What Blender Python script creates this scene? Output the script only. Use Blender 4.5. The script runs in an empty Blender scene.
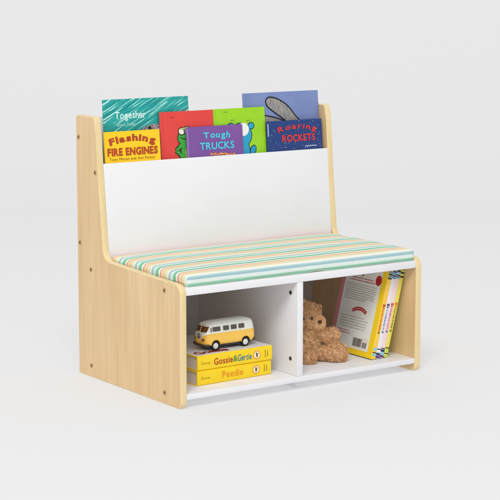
import bpy, bmesh, math, random
from mathutils import Vector, Matrix, noise
R = math.radians
scene = bpy.context.scene
COL = scene.collection

# ------------------------------------------------------------------ helpers
def lin(c):
    o = []
    for v in c[:3]:
        v = v / 255.0
        o.append(v / 12.92 if v <= .04045 else ((v + .055) / 1.055) ** 2.4)
    return (o[0], o[1], o[2], 1.0)

_mc = {}
def mat(name, rgb, rough=.5, spec=.4, emit=0, metal=0, coat=0):
    key = name
    if key in _mc: return _mc[key]
    m = bpy.data.materials.new(name); m.use_nodes = True
    b = m.node_tree.nodes['Principled BSDF']
    b.inputs['Base Color'].default_value = lin(rgb)
    b.inputs['Roughness'].default_value = rough
    b.inputs['Specular IOR Level'].default_value = spec
    b.inputs['Metallic'].default_value = metal
    b.inputs['Coat Weight'].default_value = coat
    if emit:
        b.inputs['Emission Color'].default_value = lin(rgb)
        b.inputs['Emission Strength'].default_value = emit
    _mc[key] = m
    return m

def N(m, t, **kw):
    n = m.node_tree.nodes.new(t)
    for k, v in kw.items(): setattr(n, k, v)
    return n
def L(m, a, b): m.node_tree.links.new(a, b)
def BS(m): return m.node_tree.nodes['Principled BSDF']

def noisy(name, rgb1, rgb2, scale=(1, 1, 1), nscale=8, detail=4, rough=.5, spec=.4, bump=0, lo=.35, hi=.65, bdist=.001, coat=0, coord='Object'):
    """two tones mixed by stretched noise, optional bump"""
    if name in _mc: return _mc[name]
    m = mat(name, rgb1, rough, spec, coat=coat)
    tc = N(m, 'ShaderNodeTexCoord'); mp = N(m, 'ShaderNodeMapping'); mp.inputs['Scale'].default_value = scale
    nz = N(m, 'ShaderNodeTexNoise'); nz.inputs['Scale'].default_value = nscale; nz.inputs['Detail'].default_value = detail
    rp = N(m, 'ShaderNodeValToRGB'); rp.color_ramp.elements[0].position = lo; rp.color_ramp.elements[1].position = hi
    rp.color_ramp.elements[0].color = lin(rgb1); rp.color_ramp.elements[1].color = lin(rgb2)
    L(m, tc.outputs[coord], mp.inputs['Vector']); L(m, mp.outputs['Vector'], nz.inputs['Vector'])
    L(m, nz.outputs['Fac'], rp.inputs['Fac']); L(m, rp.outputs['Color'], BS(m).inputs['Base Color'])
    if bump:
        bp = N(m, 'ShaderNodeBump'); bp.inputs['Strength'].default_value = bump; bp.inputs['Distance'].default_value = bdist
        L(m, nz.outputs['Fac'], bp.inputs['Height']); L(m, bp.outputs['Normal'], BS(m).inputs['Normal'])
    return m

def link(name, me, m=None, parent=None, loc=None, rot=None):
    o = bpy.data.objects.new(name, me); COL.objects.link(o)
    if m is not None and me is not None:
        if isinstance(m, (list, tuple)):
            for q in m: me.materials.append(q)
        elif not me.materials: me.materials.append(m)
    if parent: o.parent = parent
    if loc is not None: o.location = loc
    if rot is not None: o.rotation_euler = rot
    return o
def thing(name, label, cat, loc=(0, 0, 0), rot=(0, 0, 0), group=None):
    o = bpy.data.objects.new(name, None); COL.objects.link(o)
    o.empty_display_size = .03
    o.location = loc; o.rotation_euler = rot; o['label'] = label; o['category'] = cat
    if group: o['group'] = group
    return o
def tag(o, label, cat, group=None):
    o['label'] = label; o['category'] = cat
    if group: o['group'] = group
    return o
def fin(bm, name, m, parent=None, smooth=None, **kw):
    bmesh.ops.recalc_face_normals(bm, faces=bm.faces)
    me = bpy.data.meshes.new(name); bm.to_mesh(me); bm.free()
    if smooth is not None:
        for p in me.polygons: p.use_smooth = True
        try: me.set_sharp_from_angle(angle=R(smooth))
        except Exception: pass
    return link(name, me, m, parent, **kw)
def box(bm, x0, x1, y0, y1, z0, z1):
    vs = [bm.verts.new((x, y, z)) for z in (z0, z1) for y in (y0, y1) for x in (x0, x1)]
    for f in ((0, 1, 3, 2), (4, 6, 7, 5), (0, 4, 5, 1), (1, 5, 7, 3), (3, 7, 6, 2), (2, 6, 4, 0)):
        bm.faces.new([vs[i] for i in f])
    return vs
def boxobj(name, m, d, bev=.0008, seg=2, parent=None, smooth=35, **kw):
    bm = bmesh.new(); box(bm, *d)
    if bev: bmesh.ops.bevel(bm, geom=bm.edges[:], offset=bev, segments=seg, profile=.5, affect='EDGES')
    return fin(bm, name, m, parent, smooth, **kw)
def round_poly(pts, n=8):
    """pts: (a, b, radius) -> polygon with filleted corners"""
    out = []; k = len(pts)
    for i in range(k):
        p = Vector(pts[i][:2]); a = Vector(pts[i - 1][:2]); b = Vector(pts[(i + 1) % k][:2]); r = pts[i][2]
        if r <= 0: out.append(p); continue
        u = (a - p).normalized(); v = (b - p).normalized()
        ang = u.angle(v); t = r / math.tan(ang / 2)
        t = min(t, (a - p).length * .49, (b - p).length * .49); r = t * math.tan(ang / 2)
        c = p + (u + v).normalized() * (r / math.sin(ang / 2))
        s = p + u * t - c; e = p + v * t - c
        tot = s.angle(e); sg = 1 if s.x * e.y - s.y * e.x > 0 else -1
        for j in range(n + 1):
            q = sg * tot * j / n
            out.append(c + Vector((s.x * math.cos(q) - s.y * math.sin(q), s.x * math.sin(q) + s.y * math.cos(q))))
    return out

# flat artwork on a plane facing local -Y: coordinates (s, h) -> (s, -off, h)
class Art:
    def dashes(s, x, y, w, h, off, seed=1):
        r_ = random.Random(seed); e = x + w; k = x
        while k < e:
            q = h * r_.uniform(.35, .6); hh = h * r_.uniform(.55, 1); s.rect(k, k + q * .45, y, y + hh, off); s.rect(k, k + q, y + h * .1, y + h * .38, off + .00005); k += q * 1.25
    def __init__(s): s.bm = bmesh.new()
    def poly(s, pts, off):
        vs = [s.bm.verts.new((p[0], -off, p[1])) for p in pts]
        try: s.bm.faces.new(vs)
        except ValueError: pass
    def ell(s, cx, cy, rx, ry, off, rot=0, n=28):
        c, q = math.cos(rot), math.sin(rot)
        s.poly([(cx + rx * math.cos(t) * c - ry * math.sin(t) * q, cy + rx * math.cos(t) * q + ry * math.sin(t) * c)
                for t in [2 * math.pi * i / n for i in range(n)]], off)
    def ring(s, cx, cy, r0, r1, off, n=32, a0=0, a1=2 * math.pi):
        for i in range(n):
            t0 = a0 + (a1 - a0) * i / n; t1 = a0 + (a1 - a0) * (i + 1) / n
            s.poly([(cx + r * math.cos(t), cy + r * math.sin(t)) for r, t in ((r0, t0), (r1, t0), (r1, t1), (r0, t1))], off)
    def rect(s, x0, x1, y0, y1, off): s.poly([(x0, y0), (x1, y0), (x1, y1), (x0, y1)], off)
    def stroke(s, pts, w, off, taper=False):
        n = len(pts)
        for i in range(n - 1):
            a, b = Vector(pts[i]), Vector(pts[i + 1]); d = b - a
            if d.length < 1e-9: continue
            d.normalize(); q = Vector((-d.y, d.x))
            w0 = w1 = w / 2
            if taper:
                w0 = w / 2 * (math.sin(math.pi * (i + .15) / (n - .7)) ** .5 if 0 < i else .2)
                w1 = w / 2 * (math.sin(math.pi * (i + 1.15) / (n - .7)) ** .5 if i < n - 2 else .2)
            e = d * w * .12
            s.poly([a - e + q * w0, a - e - q * w0, b + e - q * w1, b + e + q * w1], off)
    def done(s, name, m, parent, flip=False):
        # every face towards -Y
        for f in s.bm.faces:
            f.normal_update()
            if f.normal.y > 0: f.normal_flip()
        me = bpy.data.meshes.new(name); s.bm.to_mesh(me); s.bm.free()
        return link(name, me, m, parent)

_gl = {}
def glyph(ch, bold):
    k = (ch, bold)
    if k in _gl: return _gl[k]
    cu = bpy.data.curves.new('glyph', 'FONT'); cu.body = ch; cu.size = 1; cu.offset = bold; cu.resolution_u = 4; cu.fill_mode = 'FRONT' if hasattr(cu, 'fill_mode') else cu.fill_mode
    ob = bpy.data.objects.new('glyph', cu); COL.objects.link(ob)
    dg = bpy.context.evaluated_depsgraph_get(); dg.update()
    me = ob.evaluated_get(dg).to_mesh()
    vs = [tuple(v.co) for v in me.vertices]; fs = [tuple(p.vertices) for p in me.polygons]
    ob.evaluated_get(dg).to_mesh_clear()
    xs = [v[0] for v in vs] or [0]
    bpy.data.objects.remove(ob); bpy.data.curves.remove(cu)
    _gl[k] = (vs, fs, min(xs), max(xs)); return _gl[k]
def word(art, txt, x, y, w, h, off, bold=.02, arc=0, slope=0, wob=0, gap=.09, seed=1, base=0):
    """lay txt so it spans width w with cap height h; arc = sagitta (middle higher), base bold 0 keeps spacing equal"""
    rnd = random.Random(seed)
    adv = []; tot = 0
    for ch in txt:
        if ch == ' ': adv.append((tot, 0, None)); tot += .33; continue
        vs, fs, a, b = glyph(ch, base)
        adv.append((tot, a, ch)); tot += (b - a) + gap
    tot -= gap
    sx = w / tot; sy = h / .78
    for (p, a, ch) in adv:
        g = glyph(ch, bold) if ch else None
        jig = rnd.uniform(-1, 1) * wob
        if not ch: continue
        gw = glyph(ch, base); wid = gw[3] - gw[2]
        mid = (p + wid / 2) / tot * 2 - 1
        yo = y + arc * (1 - mid * mid) + slope * (mid + 1) / 2 * w
        ro = -2 * arc * mid / (w / 2) * 1.0 + math.atan(slope) + jig
        c, s_ = math.cos(ro), math.sin(ro)
        ox = x + (p + wid / 2) * sx
        vv = []
        for v in g[0]:
            lx = (v[0] - gw[2] - wid / 2) * sx; ly = v[1] * sy - h / 2
            vv.append(art.bm.verts.new((ox + lx * c - ly * s_, -off, yo + h / 2 + lx * s_ + ly * c)))
        for f in g[1]:
            try: art.bm.faces.new([vv[i] for i in f])
            except ValueError: pass

# ------------------------------------------------------------------ materials
M_floor = mat('sweep grey with added glow', (178, 178, 179), .9, .0)
BS(M_floor).inputs['Emission Color'].default_value = (1, 1, 1.004, 1); BS(M_floor).inputs['Emission Strength'].default_value = .37  # glow added to the sweep to lift its shadows and even the backdrop
def wood():
    m = mat('maple laminate', (222, 190, 145), .42, .35)
    tc = N(m, 'ShaderNodeTexCoord')
    def nz(sc, s, d, dist=0):
        mp = N(m, 'ShaderNodeMapping'); mp.inputs['Scale'].default_value = sc; L(m, tc.outputs['Object'], mp.inputs['Vector'])
        n = N(m, 'ShaderNodeTexNoise'); n.inputs['Scale'].default_value = s; n.inputs['Detail'].default_value = d; n.inputs['Distortion'].default_value = dist
        L(m, mp.outputs['Vector'], n.inputs['Vector']); return n
    a = nz((1, 1, .07), 34, 5, .5); b = nz((1, 1, .03), 160, 3); c = nz((1, 1, .25), 9, 2)
    def ramp(n, c0, c1, p0=.35, p1=.68):
        r = N(m, 'ShaderNodeValToRGB'); r.color_ramp.elements[0].position = p0; r.color_ramp.elements[1].position = p1
        r.color_ramp.elements[0].color = lin(c0); r.color_ramp.elements[1].color = lin(c1); L(m, n.outputs['Fac'], r.inputs['Fac']); return r
    r1 = ramp(a, (228, 195, 146), (238, 208, 161)); r2 = ramp(b, (226, 218, 208), (255, 255, 255), .3, .6); r3 = ramp(c, (240, 232, 224), (255, 255, 255))
    m1 = N(m, 'ShaderNodeMixRGB', blend_type='MULTIPLY'); m1.inputs[0].default_value = .28
    m2 = N(m, 'ShaderNodeMixRGB', blend_type='MULTIPLY'); m2.inputs[0].default_value = .55
    L(m, r1.outputs[0], m1.inputs[1]); L(m, r2.outputs[0], m1.inputs[2]); L(m, m1.outputs[0], m2.inputs[1]); L(m, r3.outputs[0], m2.inputs[2])
    L(m, m2.outputs[0], BS(m).inputs['Base Color'])
    return m
M_wood = wood()
M_edge = noisy('edge banding', (236, 214, 164), (228, 205, 152), (1, 1, .1), 60, 3, .35, .45, 0)
M_white = noisy('white laminate', (236, 236, 239), (233, 233, 236), (1, 1, 1), 6, 2, .38, .4, 0)
M_screw = mat('screw brass', (196, 160, 112), .35, .5, metal=.85)
M_dark = mat('dark plastic', (58, 58, 62), .4, .5)
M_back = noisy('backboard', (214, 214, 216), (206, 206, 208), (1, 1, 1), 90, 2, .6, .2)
M_pages = noisy('page block', (205, 203, 196), (232, 230, 224), (2, 2, 900), 1, 2, .8, .1, .2, .35, .65)
M_pagesy = noisy('page block upright', (205, 203, 196), (232, 230, 224), (2, 900, 2), 1, 2, .8, .1, .2)
M_pagesx = noisy('page block side', (205, 203, 196), (232, 230, 224), (900, 2, 2), 1, 2, .8, .1, .2)

# ------------------------------------------------------------------ setting: studio sweep
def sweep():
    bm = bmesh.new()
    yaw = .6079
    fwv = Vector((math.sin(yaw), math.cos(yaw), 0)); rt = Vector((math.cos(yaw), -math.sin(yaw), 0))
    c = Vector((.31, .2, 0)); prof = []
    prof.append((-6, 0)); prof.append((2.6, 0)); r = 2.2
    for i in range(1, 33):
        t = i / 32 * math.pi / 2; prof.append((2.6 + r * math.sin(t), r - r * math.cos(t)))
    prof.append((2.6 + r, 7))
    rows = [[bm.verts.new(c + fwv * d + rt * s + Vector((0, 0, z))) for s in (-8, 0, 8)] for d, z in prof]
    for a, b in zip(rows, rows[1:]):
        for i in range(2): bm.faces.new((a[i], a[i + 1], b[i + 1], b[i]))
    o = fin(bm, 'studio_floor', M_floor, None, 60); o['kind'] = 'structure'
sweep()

# ------------------------------------------------------------------ storage bench
W, T, D, H = .62, .0145, .41, .5625
bench = thing('storage_bench', 'child-size maple and white storage bench with a book rack as its backrest', 'bench')

prof = round_poly([(D, .0005, .002), (D, H, .010), (.331, H, .011), (.3242, .525, .0), (.3146, .41, 0), (.2985, .2625, .027), (.1132, .2550, 0), (-.0005, .2515, .021), (-.0005, .0005, .014)], 10)
def side(x0):
    bm = bmesh.new()
    vs = [bm.verts.new((x0, p[0], p[1])) for p in prof]
    f = bm.faces.new(vs)
    ex = bmesh.ops.extrude_face_region(bm, geom=[f]); mv = [v for v in ex['geom'] if isinstance(v, bmesh.types.BMVert)]
    bmesh.ops.translate(bm, verts=mv, vec=(T, 0, 0))
    bmesh.ops.recalc_face_normals(bm, faces=bm.faces)
    ed = [e for e in bm.edges if len(e.link_faces) == 2 and (abs(e.link_faces[0].normal.x) > .9) != (abs(e.link_faces[1].normal.x) > .9)]
    bmesh.ops.bevel(bm, geom=ed, offset=.0034, segments=3, profile=.5, affect='EDGES', clamp_overlap=True)
    bm.normal_update()
    b2 = bm.copy()
    bmesh.ops.delete(bm, geom=[q for q in bm.faces if abs(q.normal.x) < .999], context='FACES')
    bmesh.ops.delete(b2, geom=[q for q in b2.faces if abs(q.normal.x) >= .999], context='FACES')
    o = fin(bm, 'side_panel', M_wood, bench, 30); e = fin(b2, 'edge_band', M_edge, o, 50)
    return o
sp = side(0); sp2 = side(W - T)
def screw(y, z, x, sgn, par):
    # recessed hex socket bolt head
    bm = bmesh.new(); n = 24
    prof_ = [(.0050, 0), (.0050, .0004), (.0045, .0008), (.0024, .0008)]
    rings = [[bm.verts.new((sgn * h, r * math.cos(2 * math.pi * i / n), r * math.sin(2 * math.pi * i / n))) for i in range(n)] for r, h in prof_]
    for a, b in zip(rings, rings[1:]):
        for i in range(n): bm.faces.new((a[i], a[(i + 1) % n], b[(i + 1) % n], b[i]))
    o = fin(bm, 'screw', M_screw, par, 40, loc=(x, y, z))
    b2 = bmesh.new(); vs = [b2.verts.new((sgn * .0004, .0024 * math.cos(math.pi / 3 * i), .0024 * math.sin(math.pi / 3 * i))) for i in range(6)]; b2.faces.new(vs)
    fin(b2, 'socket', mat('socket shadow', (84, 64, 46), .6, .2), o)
for p in [(.3985, .5149), (.3300, .4446), (.3985, .2878), (.353, .2351), (.0584, .2336), (.0601, .0241), (.356, .0256)]:
    screw(p[0], p[1], -.0001, -1, sp); screw(p[0], p[1], W + .0001, 1, sp2)

XI0, XI1 = T, W - T
g = .0002
boxobj('seat_board', M_white, (XI0 + g, XI1 - g, .0012, .385, .2293, .2453), .0009, parent=bench)
boxobj('bottom_shelf', M_white, (XI0 + g, XI1 - g, .0012, .385, .0182, .0298), .0009, parent=bench)
dv = boxobj('divider', M_white, (.2882, .3028 , .0016, .372, .0300, .2291), .0009, parent=bench)
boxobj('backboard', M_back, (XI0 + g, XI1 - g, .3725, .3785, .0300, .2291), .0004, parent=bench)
for z in (.2044, .0645):
    bm = bmesh.new(); n = 24
    rr = [(.0044, 0), (.0044, .0006), (.0039, .0010), (.0021, .0008), (.0019, .0001)]
    rings = [[bm.verts.new((-h, r * math.cos(2 * math.pi * i / n), r * math.sin(2 * math.pi * i / n))) for i in range(n)] for r, h in rr]
    for a, b in zip(rings, rings[1:]):
        for i in range(n): bm.faces.new((a[i], a[(i + 1) % n], b[(i + 1) % n], b[i]))
    bm.faces.new(rings[-1])
    fin(bm, 'cam_lock', M_dark, dv, 40, loc=(.2881, .0257, z))
boxobj('foot', M_white, (.2985, .3195, .0225, .066, .0004, .0180), .002, parent=bench)

AL = math.atan2(.018, .2)          # backrest slope
tanA = math.tan(AL)
def ypan(z): return .3185 + (z - .4637) * tanA
def slab(name, m, z0, z1, y_off, th, x0=XI0 + g, x1=XI1 - g, bev=.0012):
    bm = bmesh.new(); Lh = (z1 - z0) / math.cos(AL)
    box(bm, x0, x1, 0, th, 0, Lh)
    bmesh.ops.bevel(bm, geom=bm.edges[:], offset=bev, segments=3, profile=.5, affect='EDGES')
    return fin(bm, name, m, bench, 35, loc=(0, ypan(z0) + y_off, z0), rot=(-AL, 0, 0))
slab('rack_front_panel', M_white, .2456, .4637, 0, .010)
slab('rack_back_panel', M_white, .2456, .5590, .046, .008)
boxobj('rack_floor', M_white, (XI0 + g, XI1 - g, .3165, .3455, .290, .299), .0006, parent=bench)

# ------------------------------------------------------------------ seat cushion
def cushion():
    x0, x1, y0, y1, z0, z1 = .0165, .6035, .0015, .2985, .2457, .2700
    r = .0085; nx, ny, nz = 150, 80, 10
    bm = bmesh.new(); vd = {}
    def V(i, j, k):
        key = (i, j, k)
        if key in vd: return vd[key]
        p = Vector((x0 + (x1 - x0) * i / nx, y0 + (y1 - y0) * j / ny, z0 + (z1 - z0) * k / nz))
        q = Vector((min(max(p.x, x0 + r), x1 - r), min(max(p.y, y0 + r), y1 - r), min(max(p.z, z0 + r * .7), z1 - r)))
        d = p - q; p2 = q + d.normalized() * r * (1 if d.z >= 0 else .85) if d.length > 1e-9 else p
        # puff, wrinkles
        ex = min(p.x - x0, x1 - p.x); ey = min(p.y - y0, y1 - p.y)
        top = max(0, (p2.z - z0) / (z1 - z0))
        puff = (.0042 + .0035 * max(0, (p.y - y0) / (y1 - y0)) * (p.x - x0) / (x1 - x0)) * (1 - math.exp(-ex / .03)) * (1 - math.exp(-ey / .03))
        wr = noise.noise(Vector((p.x * 9, p.y * 22, p.z * 30))) * .0011 + noise.noise(Vector((p.x * 34, p.y * 60, 3))) * .00035
        p2.z += top * (puff + wr)
        if j == 0 or j == ny: p2.y += (noise.noise(Vector((p.x * 26, p.z * 60, 7 + j))) * .0012)
        if i == 0 or i == nx: p2.x += (noise.noise(Vector((p.y * 40, p.z * 60, 9 + i))) * .0010)
        if k <= 1: p2.z += max(0, noise.noise(Vector((p.x * 16, p.y * 16, 1))) + .15) * .0032 * (1 if k == 0 else .6)
        v = bm.verts.new(p2)
        # distance along the cloth, counted down the front
        th = 0
        if p.y < y0 + r and (j == 0 or k == nz):
            dd = p2 - Vector((p2.x, y0 + r, z1 - r))
            if j == 0 and p.z < z1 - r: w = y0 + r - r * math.pi / 2 - (z1 - r - p.z)
            else: w = y0 + r - r * math.atan2(max(0, -dd.y), max(1e-6, dd.z))
        else: w = p2.y
        vd[key] = v; vw.append(w); return v
    vw = []
    def quad(a, b, c, d): bm.faces.new((V(*a), V(*b), V(*c), V(*d)))
    for i in range(nx):
        for j in range(ny):
            for k in (0, nz): quad((i, j, k), (i + 1, j, k), (i + 1, j + 1, k), (i, j + 1, k))
    for i in range(nx):
        for k in range(nz):
            for j in (0, ny): quad((i, j, k), (i + 1, j, k), (i + 1, j, k + 1), (i, j, k + 1))
    for j in range(ny):
        for k in range(nz):
            for i in (0, nx): quad((i, j, k), (i, j + 1, k), (i, j + 1, k + 1), (i, j, k + 1))
    m = mat('striped cotton', (240, 235, 220), .85, .15)
    o = fin(bm, 'seat_cushion', m, None, 60)
    at = o.data.attributes.new('cloth', 'FLOAT', 'POINT')
    for i, w in enumerate(vw): at.data[i].value = w
    # stripes, from the front upper edge forwards and down
    P = .0655
    st = [((248, 238, 205), .0030), ((244, 244, 232), .0046), ((182, 212, 216), .0028), ((162, 200, 208), .0036), ((232, 244, 238), .0066), ((164, 220, 186), .0040), ((118, 202, 158), .0056),
          ((242, 245, 236), .0060), ((236, 162, 152), .0036), ((247, 228, 198), .0030), ((248, 224, 172), .0046), ((238, 190, 146), .0022), ((248, 236, 196), .0046), ((200, 224, 206), .0020)]
    tot = sum(s for _, s in st)
    a = N(m, 'ShaderNodeAttribute'); a.attribute_name = 'cloth'
    m1 = N(m, 'ShaderNodeMath', operation='SUBTRACT'); m1.inputs[0].default_value = y0 + r * 1.26; L(m, a.outputs['Fac'], m1.inputs[1])
    m2 = N(m, 'ShaderNodeMath', operation='DIVIDE'); L(m, m1.outputs[0], m2.inputs[0]); m2.inputs[1].default_value = P
    m3 = N(m, 'ShaderNodeMath', operation='FLOORED_MODULO'); L(m, m2.outputs[0], m3.inputs[0]); m3.inputs[1].default_value = 1
    rp = N(m, 'ShaderNodeValToRGB'); rp.color_ramp.interpolation = 'LINEAR'
    L(m, m3.outputs[0], rp.inputs['Fac'])
    rp.color_ramp.interpolation = 'CONSTANT'
    pos = 0
    for i, (c, s) in enumerate(st):
        e = rp.color_ramp.elements[0] if i == 0 else (rp.color_ramp.elements[1] if i == 1 else rp.color_ramp.elements.new(pos / tot))
        e.position = pos / tot; e.color = lin(c); pos += s
    # weave
    tc = N(m, 'ShaderNodeTexCoord'); wv = N(m, 'ShaderNodeTexNoise'); wv.inputs['Scale'].default_value = 900; wv.inputs['Detail'].default_value = 2
    mp = N(m, 'ShaderNodeMapping'); mp.inputs['Scale'].default_value = (.35, 1, 1); L(m, tc.outputs['Object'], mp.inputs['Vector']); L(m, mp.outputs[0], wv.inputs['Vector'])
    bp = N(m, 'ShaderNodeBump'); bp.inputs['Strength'].default_value = .35; bp.inputs['Distance'].default_value = .0004
    L(m, wv.outputs['Fac'], bp.inputs['Height']); L(m, bp.outputs['Normal'], BS(m).inputs['Normal'])
    mx = N(m, 'ShaderNodeMixRGB', blend_type='MULTIPLY'); mx.inputs[0].default_value = .25
    L(m, rp.outputs['Color'], mx.inputs[1]); L(m, wv.outputs['Fac'], mx.inputs[2]); 
    br = N(m, 'ShaderNodeMixRGB', blend_type='MULTIPLY'); br.inputs[0].default_value = 1; br.inputs[2].default_value = (1.04, 1.04, 1.04, 1); L(m, mx.outputs[0], br.inputs[1])
    L(m, br.outputs['Color'], BS(m).inputs['Base Color'])
    tag(o, 'thin seat cushion with pastel green, blue, pink and cream stripes on the bench', 'cushion')
cushion()

# ------------------------------------------------------------------ books in the rack
ZF = .2994
def rack_book(label, x0, x1, ztop, off, th, cover, spine=None, hard=False, lean=AL, tilt=0, group='picture books in the backrest rack'):
    y = ypan(ZF) + off
    t = thing('picture_book', label, 'book', (x0, y, ZF + .0004), (-lean, tilt, 0), group)
    w = x1 - x0; h = (ztop - ZF) / math.cos(lean)
    bm = bmesh.new()
    c = .0012 if not hard else .0022     # cover board
    # wrap-round cover: front board, spine, back board as one bent sheet
    outl = [(w, 0), (.0015 + c, 0), (0, .0015 + c * .5), (0, th - .0015 - c * .5), (.0015 + c, th), (w, th), (w, th - c), (c + .001, th - c), (c, th - c - .001), (c, c + .001), (c + .001, c), (w, c)]
    lo = [bm.verts.new((a, b, 0)) for a, b in outl]; hi = [bm.verts.new((a, b, h)) for a, b in outl]
    k = len(outl)
    for i in range(k): bm.faces.new((lo[i], lo[(i + 1) % k], hi[(i + 1) % k], hi[i]))
    bm.faces.new(lo[::-1]); bm.faces.new(hi)
    if hard:   # hinge groove pressed along the spine side
        bmesh.ops.bisect_plane(bm, geom=bm.verts[:] + bm.edges[:] + bm.faces[:], plane_co=(.006, 0, 0), plane_no=(1, 0, 0))
        bmesh.ops.bisect_plane(bm, geom=bm.verts[:] + bm.edges[:] + bm.faces[:], plane_co=(.0078, 0, 0), plane_no=(1, 0, 0))
        bmesh.ops.bisect_plane(bm, geom=bm.verts[:] + bm.edges[:] + bm.faces[:], plane_co=(.0096, 0, 0), plane_no=(1, 0, 0))
        for v in bm.verts:
            if abs(v.co.x - .0078) < 1e-5 and v.co.y < 1e-5: v.co.y += .0009
    o = fin(bm, 'cover', cover, t, 30)
    m = .003 if hard else .0008
    boxobj('pages', M_pagesy, (c + .0002, w - m, c + .0001, th - c - .0001, m, h - m), 0, parent=t, smooth=None)
    if spine:
        boxobj('spine', spine, (-.0003, .0020, .0010, th - .001, .0003, h - .0003), .0003, parent=t)
    return t, w, h
def mapper(TL, TR, BL, w, h, vis):
    """photo-like cover coordinates -> metres on the cover (artwork layout only)"""
    kx = w / (TR[0] - TL[0]); ky = vis / (BL[1] - TL[1]); sl = (TR[1] - TL[1]) / (TR[0] - TL[0])
    def f(u, v): return ((u - TL[0]) * kx, h - (v - (TL[1] + sl * (u - TL[0]))) * ky)
    return f, kx, ky
rough_c, spec_c = .32, .45

# A: teal elephant book, at the back left
m = mat('teal cover', (20, 158, 152), rough_c, spec_c)
tc = N(m, 'ShaderNodeTexCoord'); mp = N(m, 'ShaderNodeMapping'); mp.inputs['Rotation'].default_value = (0, R(27), 0)
mp2 = N(m, 'ShaderNodeMapping'); mp2.inputs['Scale'].default_value = (14, 1, 330)
nz = N(m, 'ShaderNodeTexNoise'); nz.inputs['Scale'].default_value = 1; nz.inputs['Detail'].default_value = 2.5
nz.inputs['Distortion'].default_value = .6
L(m, tc.outputs['Object'], mp.inputs[0]); L(m, mp.outputs[0], mp2.inputs[0]); L(m, mp2.outputs[0], nz.inputs['Vector'])
rp = N(m, 'ShaderNodeValToRGB'); rp.color_ramp.elements[0].position = .30; rp.color_ramp.elements[0].color = lin((8, 128, 128))
rp.color_ramp.elements[1].position = .64; rp.color_ramp.elements[1].color = lin((200, 240, 236))
e = rp.color_ramp.elements.new(.50); e.color = lin((22, 160, 154)); e = rp.color_ramp.elements.new(.585); e.color = lin((40, 172, 166))
L(m, nz.outputs['Fac'], rp.inputs['Fac']); L(m, rp.outputs[0], BS(m).inputs['Base Color'])
t, w, h = rack_book('teal hardback at the back left, titled Together over white brush streaks', .037, .2505, .5945, .027, .008, m, hard=True)
f, kx, ky = mapper((104.5, 101), (188.5, 97), (104, 133), w, h, .072)
A_ = Art(); x, y = f(115, 119); word(A_, 'Together', x, y, 30 * kx, 7.2 * ky, .0005, .02, slope=.0, wob=.04); 
A_.done('title', mat('pale mint print', (205, 240, 236), .5), t)
A_ = Art(); x, y = f(116.5, 126); word(A_, 'Emma Dodd', x, y, 17.5 * kx, 3.0 * ky, .0005, .0); A_.done('author_line', mat('mint print', (190, 236, 230), .5), t)
A_ = Art(); x, y = f(150, 136); A_.ell(x, y, 17 * kx, 11.5 * ky, .0004, .25)
o = A_.done('elephant_drawing', noisy('speckled grey print', (70, 66, 70), (206, 190, 196), (1, 1, 1), 420, 2, .5, .2, lo=.42, hi=.6), t)
A_ = Art(); x, y = f(148.4, 127.5); A_.ell(x, y, 1.5 * kx, 1.5 * ky, .0008); A_.done('eye', mat('black print', (22, 20, 24), .5), o)

# B: yellow
t, w, h = rack_book('yellow paperback titled Flashing Fire Engines in front of the teal book', .0255, .1630, .5280, .0112, .005, mat('yellow cover', (252, 206, 22), rough_c, spec_c))
f, kx, ky = mapper((103.5, 133), (159, 129.5), (103.5, 164), w, h, .0648)
red = mat('brick red print', (196, 62, 30), .5); dk = mat('maroon print', (92, 34, 22), .5)
for nm, mm, bo, of in (('title_outline', dk, .050, .0003), ('title', red, .024, .0006)):
    A_ = Art(); x, y = f(108.6, 146.8); word(A_, 'Flashing', x, y, 45.5 * kx, 7.2 * ky, of, bo, arc=.0085, wob=.10, gap=.20, seed=3, base=.0)
    x, y = f(106.3, 157.2); word(A_, 'FIRE ENGINES', x, y, 49.5 * kx, 8.0 * ky, of, bo, gap=.17, wob=.03, seed=5, base=.0)
    A_.done(nm, mm, t)
A_ = Art(); x, y = f(107.5, 162.2); word(A_, 'Tony Mitton and Ant Parker', x, y, 46 * kx, 3.1 * ky, .0003, .0, wob=.05); A_.done('author_line', dk, t)

# C: red frog
redc = noisy('red cover', (226, 70, 62), (220, 62, 56), (1, 1, 1), 12, 2, rough_c, spec_c)
t, w, h = rack_book('red book with a green frog in glasses, left of the lime book', .1707, .3080, .5628, .0185, .006, redc, hard=True)
f, kx, ky = mapper((160, 113), (213, 109.5), (159, 159), w, h, .100)
A_ = Art(); x, y = f(170, 118.3); A_.dashes(x, y, 4.4 * kx, .7 * ky, .0004); A_.done('small_print', mat('black print', (22, 20, 24), .5), t)
gr = mat('frog green print', (62, 168, 62), .5); dkg = mat('dark green outline', (20, 52, 26), .5)
def E(A, u, v, ru, rv, off, rot=0): x, y = f(u, v); A.ell(x, y, ru * kx, rv * ky, off, rot)
for nm, mm, g_, of in (('frog_outline', dkg, .9, .0004), ('frog_drawing', gr, 0, .0007)):
    A_ = Art(); E(A_, 183, 138, 6.4 + g_, 6.6 + g_, of, .2); E(A_, 185, 152, 5.6 + g_, 11 + g_, of + .0001)
    pts = [f(a, b) for a, b in ((181, 144), (176.8, 148.5), (174.6, 151.2), (177.6, 154.2), (180.4, 158.5))]
    A_.stroke(pts, (2.6 + 2 * g_) * kx, of + .00015); o = A_.done(nm, mm, t)
A_ = Art(); E(A_, 186, 154, 3, 7, .0010); A_.done('belly', mat('pale green print', (170, 205, 96), .5), o)
A_ = Art(); E(A_, 180.4, 131.6, 3.1, 3.1, .0010); E(A_, 185.6, 130.4, 3.2, 3.3, .00105); q = A_.done('eyes', mat('off-white print', (240, 240, 232), .5), o)
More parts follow.
